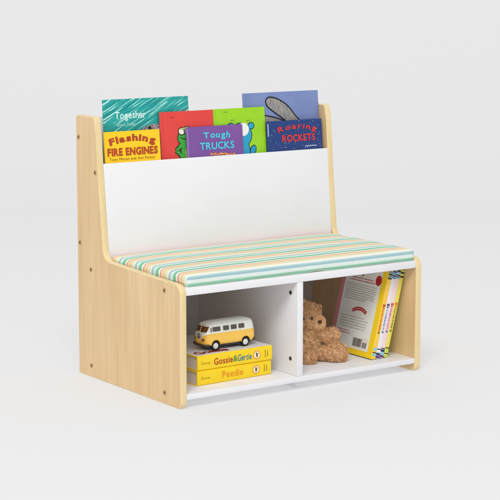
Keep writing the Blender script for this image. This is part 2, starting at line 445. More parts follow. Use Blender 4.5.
A_ = Art(); x, y = f(180.4, 131.6); A_.ring(x, y, 2.8 * kx, 3.5 * kx, .0013); x, y = f(185.8, 130.4); A_.ring(x, y, 2.9 * kx, 3.6 * kx, .0013)
A_.stroke([f(178.6, 137.6), f(181, 139.2), f(184.5, 139.4), f(188, 137.5)], .6 * kx, .0013); A_.done('glasses', dkg, q)
A_ = Art(); E(A_, 182.6, 128.9, 4.2, .8, .0015, .15); A_.done('eyelids', mat('olive print', (188, 198, 96), .5), q)

# D: lime bear
t, w, h = rack_book('lime green book with a blue and white bear, right of the red book', .3085, .4468, .5632, .0185, .006, noisy('lime cover', (156, 214, 28), (150, 208, 26), (1, 1, 1), 12, 2, rough_c, spec_c), hard=True)
f, kx, ky = mapper((213, 110), (264, 107), (213, 152), w, h, .1)
A_ = Art(); x, y = f(222.8, 112.8); A_.dashes(x, y, 4.4 * kx, .7 * ky, .0004); A_.done('small_print', mat('black print', (22, 20, 24), .5), t)
bl = mat('bear blue print', (40, 160, 200), .5); dkb = mat('bear outline print', (18, 44, 66), .5)
for nm, mm, g_, of in (('bear_outline', dkb, .8, .0004), ('bear_drawing', bl, 0, .0007)):
    A_ = Art(); E(A_, 249.5, 125.0, 2.7 + g_, 2.7 + g_, of); E(A_, 229.5, 125.5, 2.4 + g_, 2.4 + g_, of); E(A_, 239, 134, 10.5 + g_, 11 + g_, of + .0001)
    E(A_, 239, 149, 8 + g_, 13 + g_, of + .00015); E(A_, 250.5, 148, 2.3 + g_, 4.6 + g_, of + .00012, -.45); o = A_.done(nm, mm, t)
A_ = Art(); E(A_, 241.5, 128.5, 5.6, 6.2, .0010, .2); A_.done('face_patch', mat('off-white print', (240, 240, 232), .5), o)
for u in (231, 247):
    A_ = Art(); A_.stroke([f(u - 1.6, 120.8), f(u, 119.6), f(u + 1.8, 120.4)], .35 * kx, .0004)
    A_.done('motion_line', mat('dark lime print', (74, 108, 18), .5), t)

# E: purple trucks
t, w, h = rack_book('purple paperback titled Tough Trucks, middle of the front row', .2318, .3792, .5280, .0112, .005, noisy('purple cover', (128, 82, 160), (120, 76, 152), (1, 1, 1), 14, 2, rough_c, spec_c))
f, kx, ky = mapper((186, 128.5), (242, 124.5), (187, 157), w, h, .062)
cy = mat('sky blue print', (88, 196, 226), .5); dkp = mat('indigo print', (52, 44, 104), .5)
for nm, mm, bo, of in (('title_outline', dkp, .045, .0003), ('title', cy, .022, .0006)):
    A_ = Art(); x, y = f(202.5, 140.0); word(A_, 'Tough', x, y, 26.5 * kx, 6.8 * ky, of, bo + .010, arc=.002, wob=.10, gap=.16, seed=8, base=0)
    x, y = f(198.5, 151.0); word(A_, 'TRUCKS', x, y, 34 * kx, 7.8 * ky, of, bo + .008, gap=.12, wob=.04, seed=9, base=0)
    A_.done(nm, mm, t)
rnd = random.Random(11)
A_ = Art()
for i in range(22):
    u = 209 + i * 1.15; x, y = f(u, 155.6 - rnd.uniform(0, 1.2)); A_.ell(x, y, rnd.uniform(.5, .9) * kx, rnd.uniform(.6, 1.4) * ky, .0004, rnd.uniform(-.4, .4), 8)
A_.done('drawing', noisy('flame print', (245, 190, 60), (226, 92, 40), (1, 1, 1), 300, 1, .5), t)
A_ = Art(); x0_, y0_ = f(186.3, 128.7); A_.rect(.0002, .0036, .003, h - .002, .0003); A_.done('spine_stripe', mat('lavender print', (150, 122, 184), .5), t)

# F: periwinkle elephant
t, w, h = rack_book('tall periwinkle blue hardback with grey elephant ears, at the back right', .396, .6035, .5940, .0255, .0075, noisy('periwinkle cover', (122, 140, 190), (112, 130, 182), (1, 1, 1), 16, 3, rough_c, spec_c), hard=True)
f, kx, ky = mapper((243, 95), (320.5, 90), (243, 150), w, h, .125)
kk = mat('black print', (22, 20, 24), .5); ge = noisy('ear grey print', (118, 122, 126), (168, 160, 150), (6, 1, 1), 60, 3, .5)
def petal(pts, w_, of): A_.poly(pts, of)
# ear shapes as closed outlines (photo-scale points)
ear1 = [(265.5, 101.5), (268.5, 98.4), (274, 98.6), (280, 101), (286, 104.8), (290.5, 109.5), (295, 115.5), (301, 123.5), (290, 123.8), (279, 116.8), (269.5, 109.8), (266, 106)]
ear2 = [(256, 118), (262, 116.3), (270, 117.4), (278, 119.4), (285, 122.5), (289, 126), (262, 131), (256, 131)]
def smooth(pts, n=5):
    out = []; k = len(pts)
    for i in range(k):
        p0, p1, p2, p3 = [Vector(pts[(i + j) % k]) for j in (-1, 0, 1, 2)]
        for q in range(n):
            t_ = q / n; out.append(.5 * ((2 * p1) + (p2 - p0) * t_ + (2 * p0 - 5 * p1 + 4 * p2 - p3) * t_ * t_ + (3 * p1 - p0 - 3 * p2 + p3) * t_ ** 3))
    return out
A_ = Art(); B_ = Art()
for ear, z in ((ear2, 0), (ear1, .0004)):
    P_ = [f(*p) for p in smooth(ear)]
    A_.poly(P_, .0004 + z); B_.stroke(P_ + P_[:1], .0030, .0006 + z)
o = A_.done('elephant_drawing', ge, t); B_.done('outline', kk, o)

# G: navy rockets
m = mat('navy cover', (24, 58, 122), rough_c, spec_c)
t, w, h = rack_book('navy paperback titled Roaring Rockets at the right of the front row', .4460, .5990, .5302, .0112, .005, m)
f, kx, ky = mapper((267, 123), (321.5, 119), (267, 151), w, h, .0605)
rr_ = mat('scarlet print', (226, 52, 56), .5); dkr = mat('dark plum print', (70, 20, 60), .5)
for nm, mm, bo, of in (('title_outline', dkr, .045, .0003), ('title', rr_, .020, .0006)):
    A_ = Art(); x, y = f(277.5, 134.8); word(A_, 'Roaring', x, y, 38.5 * kx, 6.0 * ky, of, bo, arc=.0080, wob=.08, gap=.22, seed=13, base=0)
    x, y = f(281.5, 144.0); word(A_, 'ROCKETS', x, y, 32.5 * kx, 7.6 * ky, of, bo + .006, gap=.14, wob=.04, seed=14, base=0)
    A_.done(nm, mm, t)
A_ = Art(); rnd = random.Random(5)
for i in range(60):
    x = rnd.uniform(.008, w - .004); y = h - rnd.uniform(.002, .064); q = rnd.uniform(.00035, .0008); A_.ell(x, y, q, q, .0002, 0, 8)
A_.done('stars', mat('star print', (226, 232, 244), .5), t)
A_ = Art()
pts = [f(304 + i * .75, 149.6 - abs(math.sin(i * 1.1)) * 2.2 - i * .06) for i in range(16)]
A_.stroke(pts, .0011, .0004); A_.done('drawing', mat('star print', (226, 232, 244), .5), t)
A_ = Art(); A_.rect(.0016, .0040, h - .034, h - .006, .0003); A_.done('spine_label', mat('pale blue print', (190, 206, 230), .5), t)

# ------------------------------------------------------------------ two yellow box-like picture books under the van
def block_book(label, z0, loc, rz, title_parts, back_title, shift=0):
    w, d, th = .1885, .185, .0308
    t = thing('hardback_book', label, 'book', (loc[0], loc[1], z0), (0, 0, rz), 'yellow hardbacks stacked in the left cubby')
    ys = noisy('yellow spine', (250, 216, 20), (246, 210, 16), (1, 1, 1), 30, 2, .3, .45)
    c = .0026
    bm = bmesh.new()       # spine with rounded edges plus both boards: a C shaped section swept along x
    outl = round_poly([(d, 0, .0006), (0, 0, .0032), (0, th, .0032), (d, th, .0006), (d, th - c, 0), (c, th - c, .0008), (c, c, .0008), (d, c, 0)], 4)
    a = [bm.verts.new((0, p[0], p[1])) for p in outl]; b = [bm.verts.new((w, p[0], p[1])) for p in outl]; k = len(outl)
    for i in range(k): bm.faces.new((a[i], a[(i + 1) % k], b[(i + 1) % k], b[i]))
    bm.faces.new(a[::-1]); bm.faces.new(b)
    wc = noisy('grey white cover', (226, 226, 224), (218, 218, 217), (1, 1, 1), 40, 2, .4, .4)
    pk = mat('blush board edge', (240, 222, 205), .5)
    o = fin(bm, 'cover', [ys, wc], t, 30)
    for p in o.data.polygons:
        if p.center.y > .0062 and abs(p.normal.z) > .8 : p.material_index = 1
        if p.center.y > .0060 and p.normal.z < -.8: p.material_index = 0
    boxobj('pages', M_pages, (.0035, w - .0035, c + .0004, d - .003, c, th - c), 0, parent=t, smooth=None)
    for nm, txt, x, y, ww, hh, col, bo in title_parts:
        A_ = Art(); word(A_, txt, x * w, y * th, ww * w, hh * th, .0005, bo, gap=.13, wob=.02)
        A_.done(nm, mat('print %s' % str(col), col, .5), t)
    k = mat('badge figure print', (96, 84, 70), .5)
    cxm, czm = .792 * w, .50 * th
    A_ = Art(); A_.ell(cxm, czm, .0086, .0092, .0004); em = A_.done('round_badge', mat('badge cream print', (250, 240, 190), .5), t)
    A_ = Art(); A_.ring(cxm, czm, 0.0077, .0089, .0007); A_.done('badge_ring', mat('badge red print', (222, 96, 60), .5), em)
    A_ = Art(); A_.ell(cxm, czm - .001, .0022, .0040, .0008); A_.ell(cxm - .0008, czm + .0034, .0018, .0018, .0008); A_.stroke([(cxm + .001, czm + .001), (cxm + .0042, czm + .003)], .0012, .0008); A_.done('badge_figure', k, em)
    A_ = Art(); A_.dashes(0, 0, .0155, .0026, .0004, 2)
    q = A_.done('publisher_line', mat('grey print', (110, 100, 40), .5), t); q.rotation_euler = (0, R(-90), 0); q.location = (.912 * w, 0, .26 * th)
    A_ = Art(); A_.dashes(0, 0, .0125, .0030, .0004, 5)
    q = A_.done('publisher_mark', mat('grey print', (110, 100, 40), .5), t); q.rotation_euler = (0, R(-90), 0); q.location = (.944 * w, 0, .30 * th)
    return t
g1 = block_book('lower yellow-spined hardback, titled Peedie, flat on the left shelf', .0300, (.0695, .0468), R(2.0),
    [('author_line', 'Dunrea', .055, .40, .115, .20, (168, 150, 40), .0), ('title', 'Peedie', .335, .30, .275, .50, (232, 150, 24), .010)], 'P')
g2 = block_book('upper yellow-spined hardback, titled Gossie & Gertie, right beneath the toy van', .0612, (.0698, .0462), R(1.3),
    [('author_line', 'Dunrea', .055, .40, .115, .20, (168, 150, 40), .0), ('title', 'Gossie', .220, .28, .245, .48, (176, 52, 30), .016), ('title', '&', .474, .30, .055, .46, (72, 150, 60), .016),
     ('title', 'Gertie', .536, .28, .185, .48, (36, 128, 150), .016)], 'G')
# red lettering printed on the upper book's top cover
A_ = Art(); word(A_, 'Gossie', .010, .012, .080, .024, .0, .04, arc=.004, wob=.1); 
q = A_.done('cover_title', mat('print red brown', (150, 48, 36), .5), g2); q.rotation_euler = (R(-90), 0, 0); q.location = (0, 0, .0308 + .0004)
q.scale = (1, 1, 1)

# ------------------------------------------------------------------ toy van
def van():
    s = .0312
    root = thing('toy_van', 'small yellow and white toy camper van parked on the stacked yellow books', 'toy van', (.1322 - .80 * s, .0730, .0925), (0, 0, R(.6)))
    Lx, Wy = 4.08, 1.56
    # level: z, nose inset, tail inset, side inset
    prof_ = [(.36, .10, .10, .06), (.42, .02, .03, .01), (.60, 0, 0, 0), (.90, .00, .0, 0), (1.05, .02, .01, .005), (1.14, .05, .02, .015), (1.17, .06, .03, .03), (1.30, .12, .05, .045),
             (1.58, .24, .09, .085), (1.66, .29, .12, .12), (1.70, .30, .13, .11), (1.78, .44, .22, .22), (1.845, .68, .42, .38), (1.875, .95, .75, .58), (1.885, 1.3, 1.1, .75)]
    def lerp(z):
        for a, b in zip(prof_, prof_[1:]):
            if a[0] <= z <= b[0]:
                t = (z - a[0]) / (b[0] - a[0]); return [a[i] + (b[i] - a[i]) * t for i in range(4)]
        return prof_[-1]
    def ring(z, n=12, grow=0):
        _, ni, ti, si = lerp(z)
        x0, x1, y0, y1 = ni - grow, Lx - ti + grow, si - grow, Wy - si + grow
        rn = min(.46, (y1 - y0) / 2 - .01); rt = min(.34, (y1 - y0) / 2 - .01); pts = []
        for cx_, cy_, r, a0 in ((x0 + rn, y0 + rn, rn, 180), (x1 - rt, y0 + rt, rt, 270), (x1 - rt, y1 - rt, rt, 0), (x0 + rn, y1 - rn, rn, 90)):
            for i in range(n + 1):
                a = R(a0 + 90 * i / n); pts.append(Vector((cx_ + r * math.cos(a), cy_ + r * math.sin(a) , z)))
        return pts
    def loft(zs, name, m, cap=True, par=root):
        bm = bmesh.new(); rs = [[bm.verts.new(p * s) for p in ring(z)] for z in zs]
        for a, b in zip(rs, rs[1:]):
            for i in range(len(a)): bm.faces.new((a[i], a[(i + 1) % len(a)], b[(i + 1) % len(a)], b[i]))
        bm.faces.new(rs[0][::-1]); bm.faces.new(rs[-1])
        return fin(bm, name, m, par, 38)
    my = mat('van yellow paint', (254, 204, 80), .22, .5, coat=.4)
    mw = mat('van white paint', (240, 243, 236), .22, .5, coat=.4)
    # white V of the nose, as a procedural mask in the body paint
    tc = N(my, 'ShaderNodeTexCoord'); sx = N(my, 'ShaderNodeSeparateXYZ'); L(my, tc.outputs['Object'], sx.inputs[0])
    def mt(op, a, b=None):
        n = N(my, 'ShaderNodeMath', operation=op)
        for i, q in enumerate((a, b)):
            if q is None: continue
            if isinstance(q, (int, float)): n.inputs[i].default_value = q
            else: L(my, q, n.inputs[i])
        return n.outputs[0]
    ya = mt('ABSOLUTE', mt('SUBTRACT', sx.outputs['Y'], Wy / 2 * s))
    zz = mt('SUBTRACT', sx.outputs['Z'], .50 * s)
    lim = mt('MULTIPLY', mt('POWER', mt('MAXIMUM', mt('DIVIDE', zz, .64 * s), 0), 1.7), .76 * s)
    mk = mt('MULTIPLY', mt('LESS_THAN', ya, lim), mt('LESS_THAN', sx.outputs['X'], .62 * s))
    mx = N(my, 'ShaderNodeMixRGB'); mx.inputs[1].default_value = lin((254, 204, 80)); mx.inputs[2].default_value = lin((240, 243, 236)); L(my, mk, mx.inputs[0]); L(my, mx.outputs[0], BS(my).inputs['Base Color'])
    loft([.36, .42, .60, .75, .90, 1.05, 1.14], 'body', my)
    up = loft([1.145, 1.17, 1.30, 1.44, 1.58, 1.66], 'cabin', mw)
    loft([1.665, 1.70, 1.74, 1.78, 1.815, 1.845, 1.875, 1.885], 'roof', mw)
    # windows: panes follow the cabin wall, slightly proud
    gl = mat('tinted window', (84, 78, 66), .12, .6); glw = mat('amber windscreen', (104, 70, 34), .12, .6)
    fr = mat('window rubber', (206, 206, 198), .4)
    def wall(par_x, z, sidesign, grow):      # point on a long side
        _, ni, ti, si = lerp(z); y = si - grow if sidesign < 0 else Wy - si + grow
        return Vector((par_x, y, z)) * s
    def side_pane(x0, x1, z0, z1, sg, m):
        bm = bmesh.new(); P_ = round_poly([(x0, z0, .05), (x1, z0, .05), (x1, z1, .05), (x0, z1, .05)], 4)
        bm.faces.new([bm.verts.new(wall(p[0], p[1], sg, .018)) for p in P_]); w_ = fin(bm, 'window', m, root)
        bm = bmesh.new(); Q_ = round_poly([(x0 - .035, z0 - .035, .07), (x1 + .035, z0 - .035, .07), (x1 + .035, z1 + .035, .07), (x0 - .035, z1 + .035, .07)], 4)
        bm.faces.new([bm.verts.new(wall(p[0], p[1], sg, .010)) for p in Q_]); fin(bm, 'frame', fr, w_)
    for sg in (-1, 1):
        for x0, x1 in ((.60, 1.22), (1.44, 1.90), (2.06, 2.52), (2.68, 3.14)): side_pane(x0, x1, 1.27, 1.56, sg, gl)
        side_pane(.455, .52, 1.25, 1.53, sg, gl)
    def nose_pt(y, z, grow):                 # point on the rounded nose at lateral y
        _, ni, ti, si = lerp(z); r = .46; y0, y1 = si, Wy - si
        x = ni
        if y < y0 + r: d = y0 + r - y; x = ni + r - math.sqrt(max(0, r * r - d * d))
        elif y > y1 - r: d = y - y1 + r; x = ni + r - math.sqrt(max(0, r * r - d * d))
        return Vector((x - grow, y, z)) * s
    for ya_, yb_ in ((.17, .73), (.83, 1.39)):
        bm = bmesh.new(); n = 8; g_ = [[bm.verts.new(nose_pt(ya_ + (yb_ - ya_) * i / n, 1.24 + .36 * j / 3, .022)) for i in range(n + 1)] for j in range(4)]
        for a, b in zip(g_, g_[1:]):
            for i in range(n): bm.faces.new((a[i], a[i + 1], b[i + 1], b[i]))
        fin(bm, 'windscreen', glw, root, 60)
    # round nose emblem: ring with V over W strokes
    ch = mat('chrome', (200, 200, 204), .18, .5, metal=.9); dg = mat('emblem grey', (80, 80, 84), .4)
    bm = bmesh.new(); c0 = Vector((-.0, Wy / 2, .95)) * s; n = 28
    for i in range(n):
        a, b = 2 * math.pi * i / n, 2 * math.pi * (i + 1) / n
        bm.faces.new([bm.verts.new(c0 + Vector((-.02, r * math.cos(t), r * math.sin(t))) * s) for r, t in ((.15, a), (.19, a), (.19, b), (.15, b))])
    def st(a, b, w_=.035):
        a = Vector(a); b = Vector(b); d = (b - a).normalized(); q = Vector((-d.y, d.x)) * w_ / 2
        bm.faces.new([bm.verts.new(c0 + Vector((-.021, p.x, p.y)) * s) for p in (a + q, a - q, b - q, b + q)])
    for a, b in (((-.08, .13), (0, .01)), ((.08, .13), (0, .01)), ((-.13, .06), (-.07, -.12)), ((-.07, -.12), (0, -.02)), ((0, -.02), (.07, -.12)), ((.07, -.12), (.13, .06))): st(a, b)
    fin(bm, 'emblem', dg, root)
    for y in (.30, Wy - .30):
        p = nose_pt(y, .74, 0) / s; sl = R(-28 if y < .8 else 28)
        bm = bmesh.new(); bmesh.ops.create_uvsphere(bm, u_segments=16, v_segments=8, radius=.115 * s)
        for v in bm.verts: v.co.x *= .45
        h_ = fin(bm, 'headlight', mat('headlight glass', (120, 84, 60), .1, .6), root, 60, loc=p * s, rot=(0, 0, -sl))
        bm = bmesh.new(); n = 20
        for i in range(n):
            a, b = 2 * math.pi * i / n, 2 * math.pi * (i + 1) / n
            bm.faces.new([bm.verts.new(Vector((-.02, r * math.cos(t), r * math.sin(t))) * s) for r, t in ((.11, a), (.145, a), (.145, b), (.11, b))])
        fin(bm, 'bezel', mat('van yellow trim', (250, 196, 76), .3), h_)
    # bumpers
    def bumper(front):
        bm = bmesh.new(); n = 26; rows = []
        for i in range(n + 1):
            y = -.02 + (Wy + .04) * i / n
            r = .42; d = 0
            if y < r: d = r - y
            elif y > Wy - r: d = y - (Wy - r)
            k = r - math.sqrt(max(0, (r + .03) ** 2 - d * d)) if d else -.03
            x = (k - .05) if front else Lx - k + .05
            sg = -1 if front else 1
            rows.append([bm.verts.new(Vector((x + dx * sg, y, z)) * s) for dx, z in ((0, .30), (.05, .33), (.05, .43), (0, .46))])
        for a, b in zip(rows, rows[1:]):
            for i in range(4): bm.faces.new((a[i], a[(i + 1) % 4], b[(i + 1) % 4], b[i]))
        fin(bm, 'bumper', mat('bumper dark', (66, 56, 50), .3, .5), root, 40)
    bumper(True); bumper(False)
    # chassis
    boxobj('chassis', M_dark, (.40 * s, 3.8 * s, .14 * s, 1.42 * s, .20 * s, .40 * s), .002, parent=root)
    # wheels with arches
    for wx in (.80, 3.20):
        for wy, sg in ((.015, -1), (Wy - .015, 1)):
            def lathe(prf, name, m, par, loc=None):
                bm = bmesh.new(); n = 32
                rs = [[bm.verts.new(Vector((r * math.cos(2 * math.pi * i / n), sg * y, r * math.sin(2 * math.pi * i / n))) * s) for i in range(n)] for r, y in prf]
                for a, b in zip(rs, rs[1:]):
                    for i in range(n): bm.faces.new((a[i], a[(i + 1) % n], b[(i + 1) % n], b[i]))
                bm.faces.new(rs[-1]); return fin(bm, name, m, par, 40, loc=loc)
            wl = lathe([(.18, -.22), (.285, -.22), (.305, -.18), (.305, .0), (.288, .03), (.205, .035), (.19, .01)], 'wheel', mat('tyre rubber', (30, 30, 32), .7, .3), root, (wx * s, wy * s, .305 * s))
            lathe([(.208, .012), (.195, .035), (.155, .045), (.14, .028), (.10, .03), (.085, .06), (.04, .068)], 'hubcap', mat('hubcap white', (226, 226, 222), .25, .5), wl)
            # arch: dark half disc just outside the body, behind the wheel
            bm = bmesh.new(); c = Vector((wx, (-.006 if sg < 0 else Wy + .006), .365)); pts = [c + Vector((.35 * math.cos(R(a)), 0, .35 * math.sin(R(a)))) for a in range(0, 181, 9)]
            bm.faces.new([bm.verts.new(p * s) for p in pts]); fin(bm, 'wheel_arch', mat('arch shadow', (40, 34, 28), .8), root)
            bm = bmesh.new(); c = Vector((wx, (-.012 if sg < 0 else Wy + .012), .365)); aa = list(range(0, 181, 9))
            for a, b in zip(aa, aa[1:]):
                bm.faces.new([bm.verts.new((c + Vector((r * math.cos(R(t)), sg * q, r * math.sin(R(t))))) * s) for r, t, q in ((.34, a, .03), (.39, a, 0), (.39, b, 0), (.34, b, .03))])
            fin(bm, 'arch_lip', mat('van yellow trim', (250, 196, 76), .3), root, 60)
van()

# ------------------------------------------------------------------ leaning workbooks in the right cubby
tl = math.atan2(.0483, .1892)
def workbook(i, label, x, y, th, colr, spine, edge, txtcol, headcol, hgt=.1945, wid=.155):
    t = thing('workbook', label, 'book', (x, y, .0301 + th * math.sin(tl)), (0, tl, 0), 'thin paperbacks leaning in the right cubby')
    # local: thickness along +x, spine at y=0 facing -y, cover facing -x
    bm = bmesh.new(); c = .0006
    outl = round_poly([(0, wid, 0), (0, 0, .0010), (th, 0, .0010), (th, wid, 0), (th - c, wid, 0), (th - c, c, .0004), (c, c, .0004), (c, wid, 0)], 3)
    a = [bm.verts.new((p[0], p[1], 0)) for p in outl]; b = [bm.verts.new((p[0], p[1], hgt)) for p in outl]; k = len(outl)
    for q in range(k): bm.faces.new((a[q], a[(q + 1) % k], b[(q + 1) % k], b[q]))
    bm.faces.new(a[::-1]); bm.faces.new(b)
    o = fin(bm, 'cover', [colr, spine, edge], t, 30)
    for p in o.data.polygons:
        if p.center.y < .0012 and p.normal.y < -.3: p.material_index = 1
    boxobj('pages', M_pagesx, (c, th - c, c + .0003, wid - .001, .001, hgt - .001), 0, parent=t, smooth=None)
    # spine printing: (x across the spine, z up)
    def band(nm, m, z0, z1): A_ = Art(); A_.rect(.0004, th - .0004, z0, z1, .0003); A_.done(nm, m, t)
    return t, band
mk_ = lambda n, c: mat(n, c, .45)
nav = mk_('band navy', (30, 50, 96)); tea = mk_('band teal', (70, 150, 176)); blk = mk_('band black', (40, 38, 48)); pur = mk_('band purple', (96, 50, 130)); lim_ = mk_('band lime', (196, 222, 90)); whi = mk_('band white', (238, 240, 240)); cyn = mk_('band cyan', (130, 210, 220))
yel = mk_('workbook yellow', (248, 210, 34))
specs = [
 (yel, noisy('spine orange yellow', (250, 196, 70), (252, 214, 96), (1, 1, .2), 60, 2, .45), (206, 84, 30), (196, 50, 40), 'yellow workbook with a cream back cover and barcode, nearest the teddy'),
 (mk_('wb white', (236, 234, 236)), noisy('spine white', (238, 236, 240), (230, 232, 240), (1, 1, .2), 60, 2, .45), (70, 110, 180), (26, 40, 90), 'white-spined workbook with navy lettering, second from the teddy'),
 (mk_('wb pink', (240, 222, 226)), noisy('spine pink', (244, 222, 226), (240, 212, 218), (1, 1, .2), 60, 2, .45), (222, 96, 120), (214, 40, 50), 'pale pink-spined workbook with red lettering, third from the teddy'),
 (mk_('wb lime', (200, 220, 90)), noisy('spine lime', (240, 226, 104), (230, 222, 96), (1, 1, .2), 60, 2, .45), (120, 110, 50), (226, 120, 40), 'lime-spined workbook leaning on the wooden side panel')]
th = .0112; xx = .5128
rnd = random.Random(21)
for i, (cv, spn, tcx, hcx, lab) in enumerate(specs):
    t, band = workbook(i, lab, xx + i * (th + .0002) / math.cos(tl), .0375 + i * .0006, th, cv, spn, cv, tcx, hcx)
    tm = mk_('spine text %d' % i, tcx); hm = mk_('spine heading %d' % i, hcx)
    # illegible column of small letters reading down the spine
    A_ = Art(); z = .110
    for q in range(26):
        hh = rnd.uniform(.0014, .0024); ww = rnd.uniform(.0034, .0056); x0 = th * .5 - ww / 2 + rnd.uniform(-.0006, .0004)
        if rnd.random() < .5: A_.ring(th * .5, z - hh / 2, hh * .3, hh * .62, .0004, 10)
        A_.rect(x0, x0 + ww, z - hh * .45, z - hh * .1, .0005)
        if rnd.random() < .6: A_.rect(x0, x0 + .0012, z - hh, z, .00055)
        z -= hh + .0006
        if z < .065: break
    A_.done('spine_lettering', tm, t)
    A_ = Art(); A_.rect(th * .22, th * .80, .1195, .1215, .0004); A_.rect(th * .20, th * .45, .1160, .1215, .0005); A_.rect(th * .55, th * .80, .1165, .1215, .0006); A_.ell(th * .5, .1135, .0026, .0016, .0005, 0, 12); A_.done('spine_heading', hm, t)
    A_ = Art(); A_.ring(th * .5, .0590, .0012, .0026, .0004, 16); A_.done('spine_mark', blk, t)
    top = .1945
    cols = ((tea, blk, tea, blk), (nav, tea, nav, tea), (nav, cyn, nav, tea), (lim_, blk, lim_, blk))[i]
    for j, m_ in enumerate(cols): band('spine_band', m_, top - .0045 * (j + 1) + .0006, top - .0045 * j - .0004)
    b0 = ((yel, cyn, blk, cyn), (pur, nav, whi, blk), (pur, cyn, nav, blk), (lim_, blk, lim_, blk))[i]
    for j, m_ in enumerate(b0): band('spine_band', m_, .0012 + .0062 * j, .0012 + .0062 * j + (.0052 if m_ is not blk else .0022))
    if i == 0:
        # back cover artwork, plane facing local -x: art (s, h) with s from fore-edge to spine
        wid = .155; hgt = .1945
        holder = Matrix.Rotation(R(-90), 4, 'Z')
        def put(A, nm, m, off_=0, par=None):
            o = A.done(nm, m, par or t)
            if par is None: o.rotation_euler = (0, 0, R(-90)); o.location = (0, wid, 0)
            return o
        A_ = Art(); A_.rect(.0002, .014, .0004, hgt - .0004, .0002); put(A_, 'pink_margin', mk_('margin pink', (226, 140, 150)))
        A_ = Art(); A_.rect(.0138, wid - .0170, .012, hgt - .004, .0004)
        pn = put(A_, 'back_panel', noisy('back cover cream', (246, 247, 238), (240, 242, 232), (1, 1, 1), 30, 2, .45))
        rd = mk_('print red', (196, 44, 50)); gy = mk_('print grey', (168, 164, 150)); bk = mk_('print ink', (46, 46, 46))
        A_ = Art()
        def words(A, x0, x1, z, hh, seed):
            r_ = random.Random(seed); x = x0
            while x < x1:
                l = r_.uniform(.0022, .0075); l = min(l, x1 - x)
                k_ = x
                while k_ < x + l: A.rect(k_, k_ + .0006, z, z + hh * r_.uniform(.55, 1), .0006); k_ += .0009
                A.rect(x, x + l, z + hh * .1, z + hh * .35, .00062)
                x += l + .0014
        L0, R0 = .022, wid - .021
        for j in range(8): words(A_, L0 + .001 * (j % 2), R0 - .006 - (.03 if j == 7 else rnd.uniform(0, .006)), .1510 - .0048 * j, .0021, 100 + j)
        A_.done('body_copy', gy, pn); A_ = Art()
        for j in range(5): words(A_, L0 + .004, R0 - rnd.uniform(.012, .03), .0790 - .0060 * j, .0021, 200 + j)
        A_.done('body_copy', gy, pn)
        A_ = Art(); words(A_, L0 + .016, R0 - .022, .1650, .0030, 31); words(A_, L0 + .008, R0 - .014, .1595, .0030, 32); A_.done('heading', rd, pn)
        A_ = Art(); words(A_, L0, L0 + .040, .0465, .0024, 33); words(A_, L0 + .002, L0 + .045, .0410, .0026, 34); A_.done('red_note', rd, pn)
        A_ = Art(); A_.ring(.084, .0560, .040, .0480, .0005, 26, R(57), R(124)); bn = A_.done('banner', rd, pn)
        A_ = Art(); A_.ell(.0722, .1720, .0018, .0016, .0006, 0, 12); A_.stroke([(.0722, .1725), (.0722, .1795)], .0036, .0007); A_.ell(.0722, .1800, .0026, .0022, .0008, 0, 14); A_.done('exclamation_mark', rd, pn)
        A_ = Art()
        for j in range(14):
            A_.ell(.084 + .0440 * math.cos(R(120 - j * 4.4)), .0560 + .0440 * math.sin(R(120 - j * 4.4)), .0009, .0013, .0008, 0, 6)
        A_.done('banner_lettering', mk_('print cream', (236, 228, 214)), pn)
        A_ = Art(); A_.ell(wid - .027, .1690, .0105, .0118, .0006); bd = A_.done('red_badge', rd, pn)
        A_ = Art(); A_.ring(wid - .027, .1690, .0030, .0042, .0009, 18); A_.done('badge_mark', mk_('print dark red', (120, 20, 28)), bd)
        A_ = Art(); A_.rect(.0800, .1330, .0150, .0385, .0006); br = A_.done('barcode_panel', mk_('print cream', (236, 228, 214)), pn)
        A_ = Art(); r_ = random.Random(3); x = .0830
        while x < .1130: q = r_.choice((.0005, .0009, .0013)); A_.rect(x, x + q, .0180, .0360, .0009); x += q + r_.choice((.0005, .0009))
        x = .1165
        while x < .1300: q = r_.choice((.0006, .001)); A_.rect(x, x + q, .0180, .0300, .0009); x += q + .0007
        A_.done('bars', bk, br)

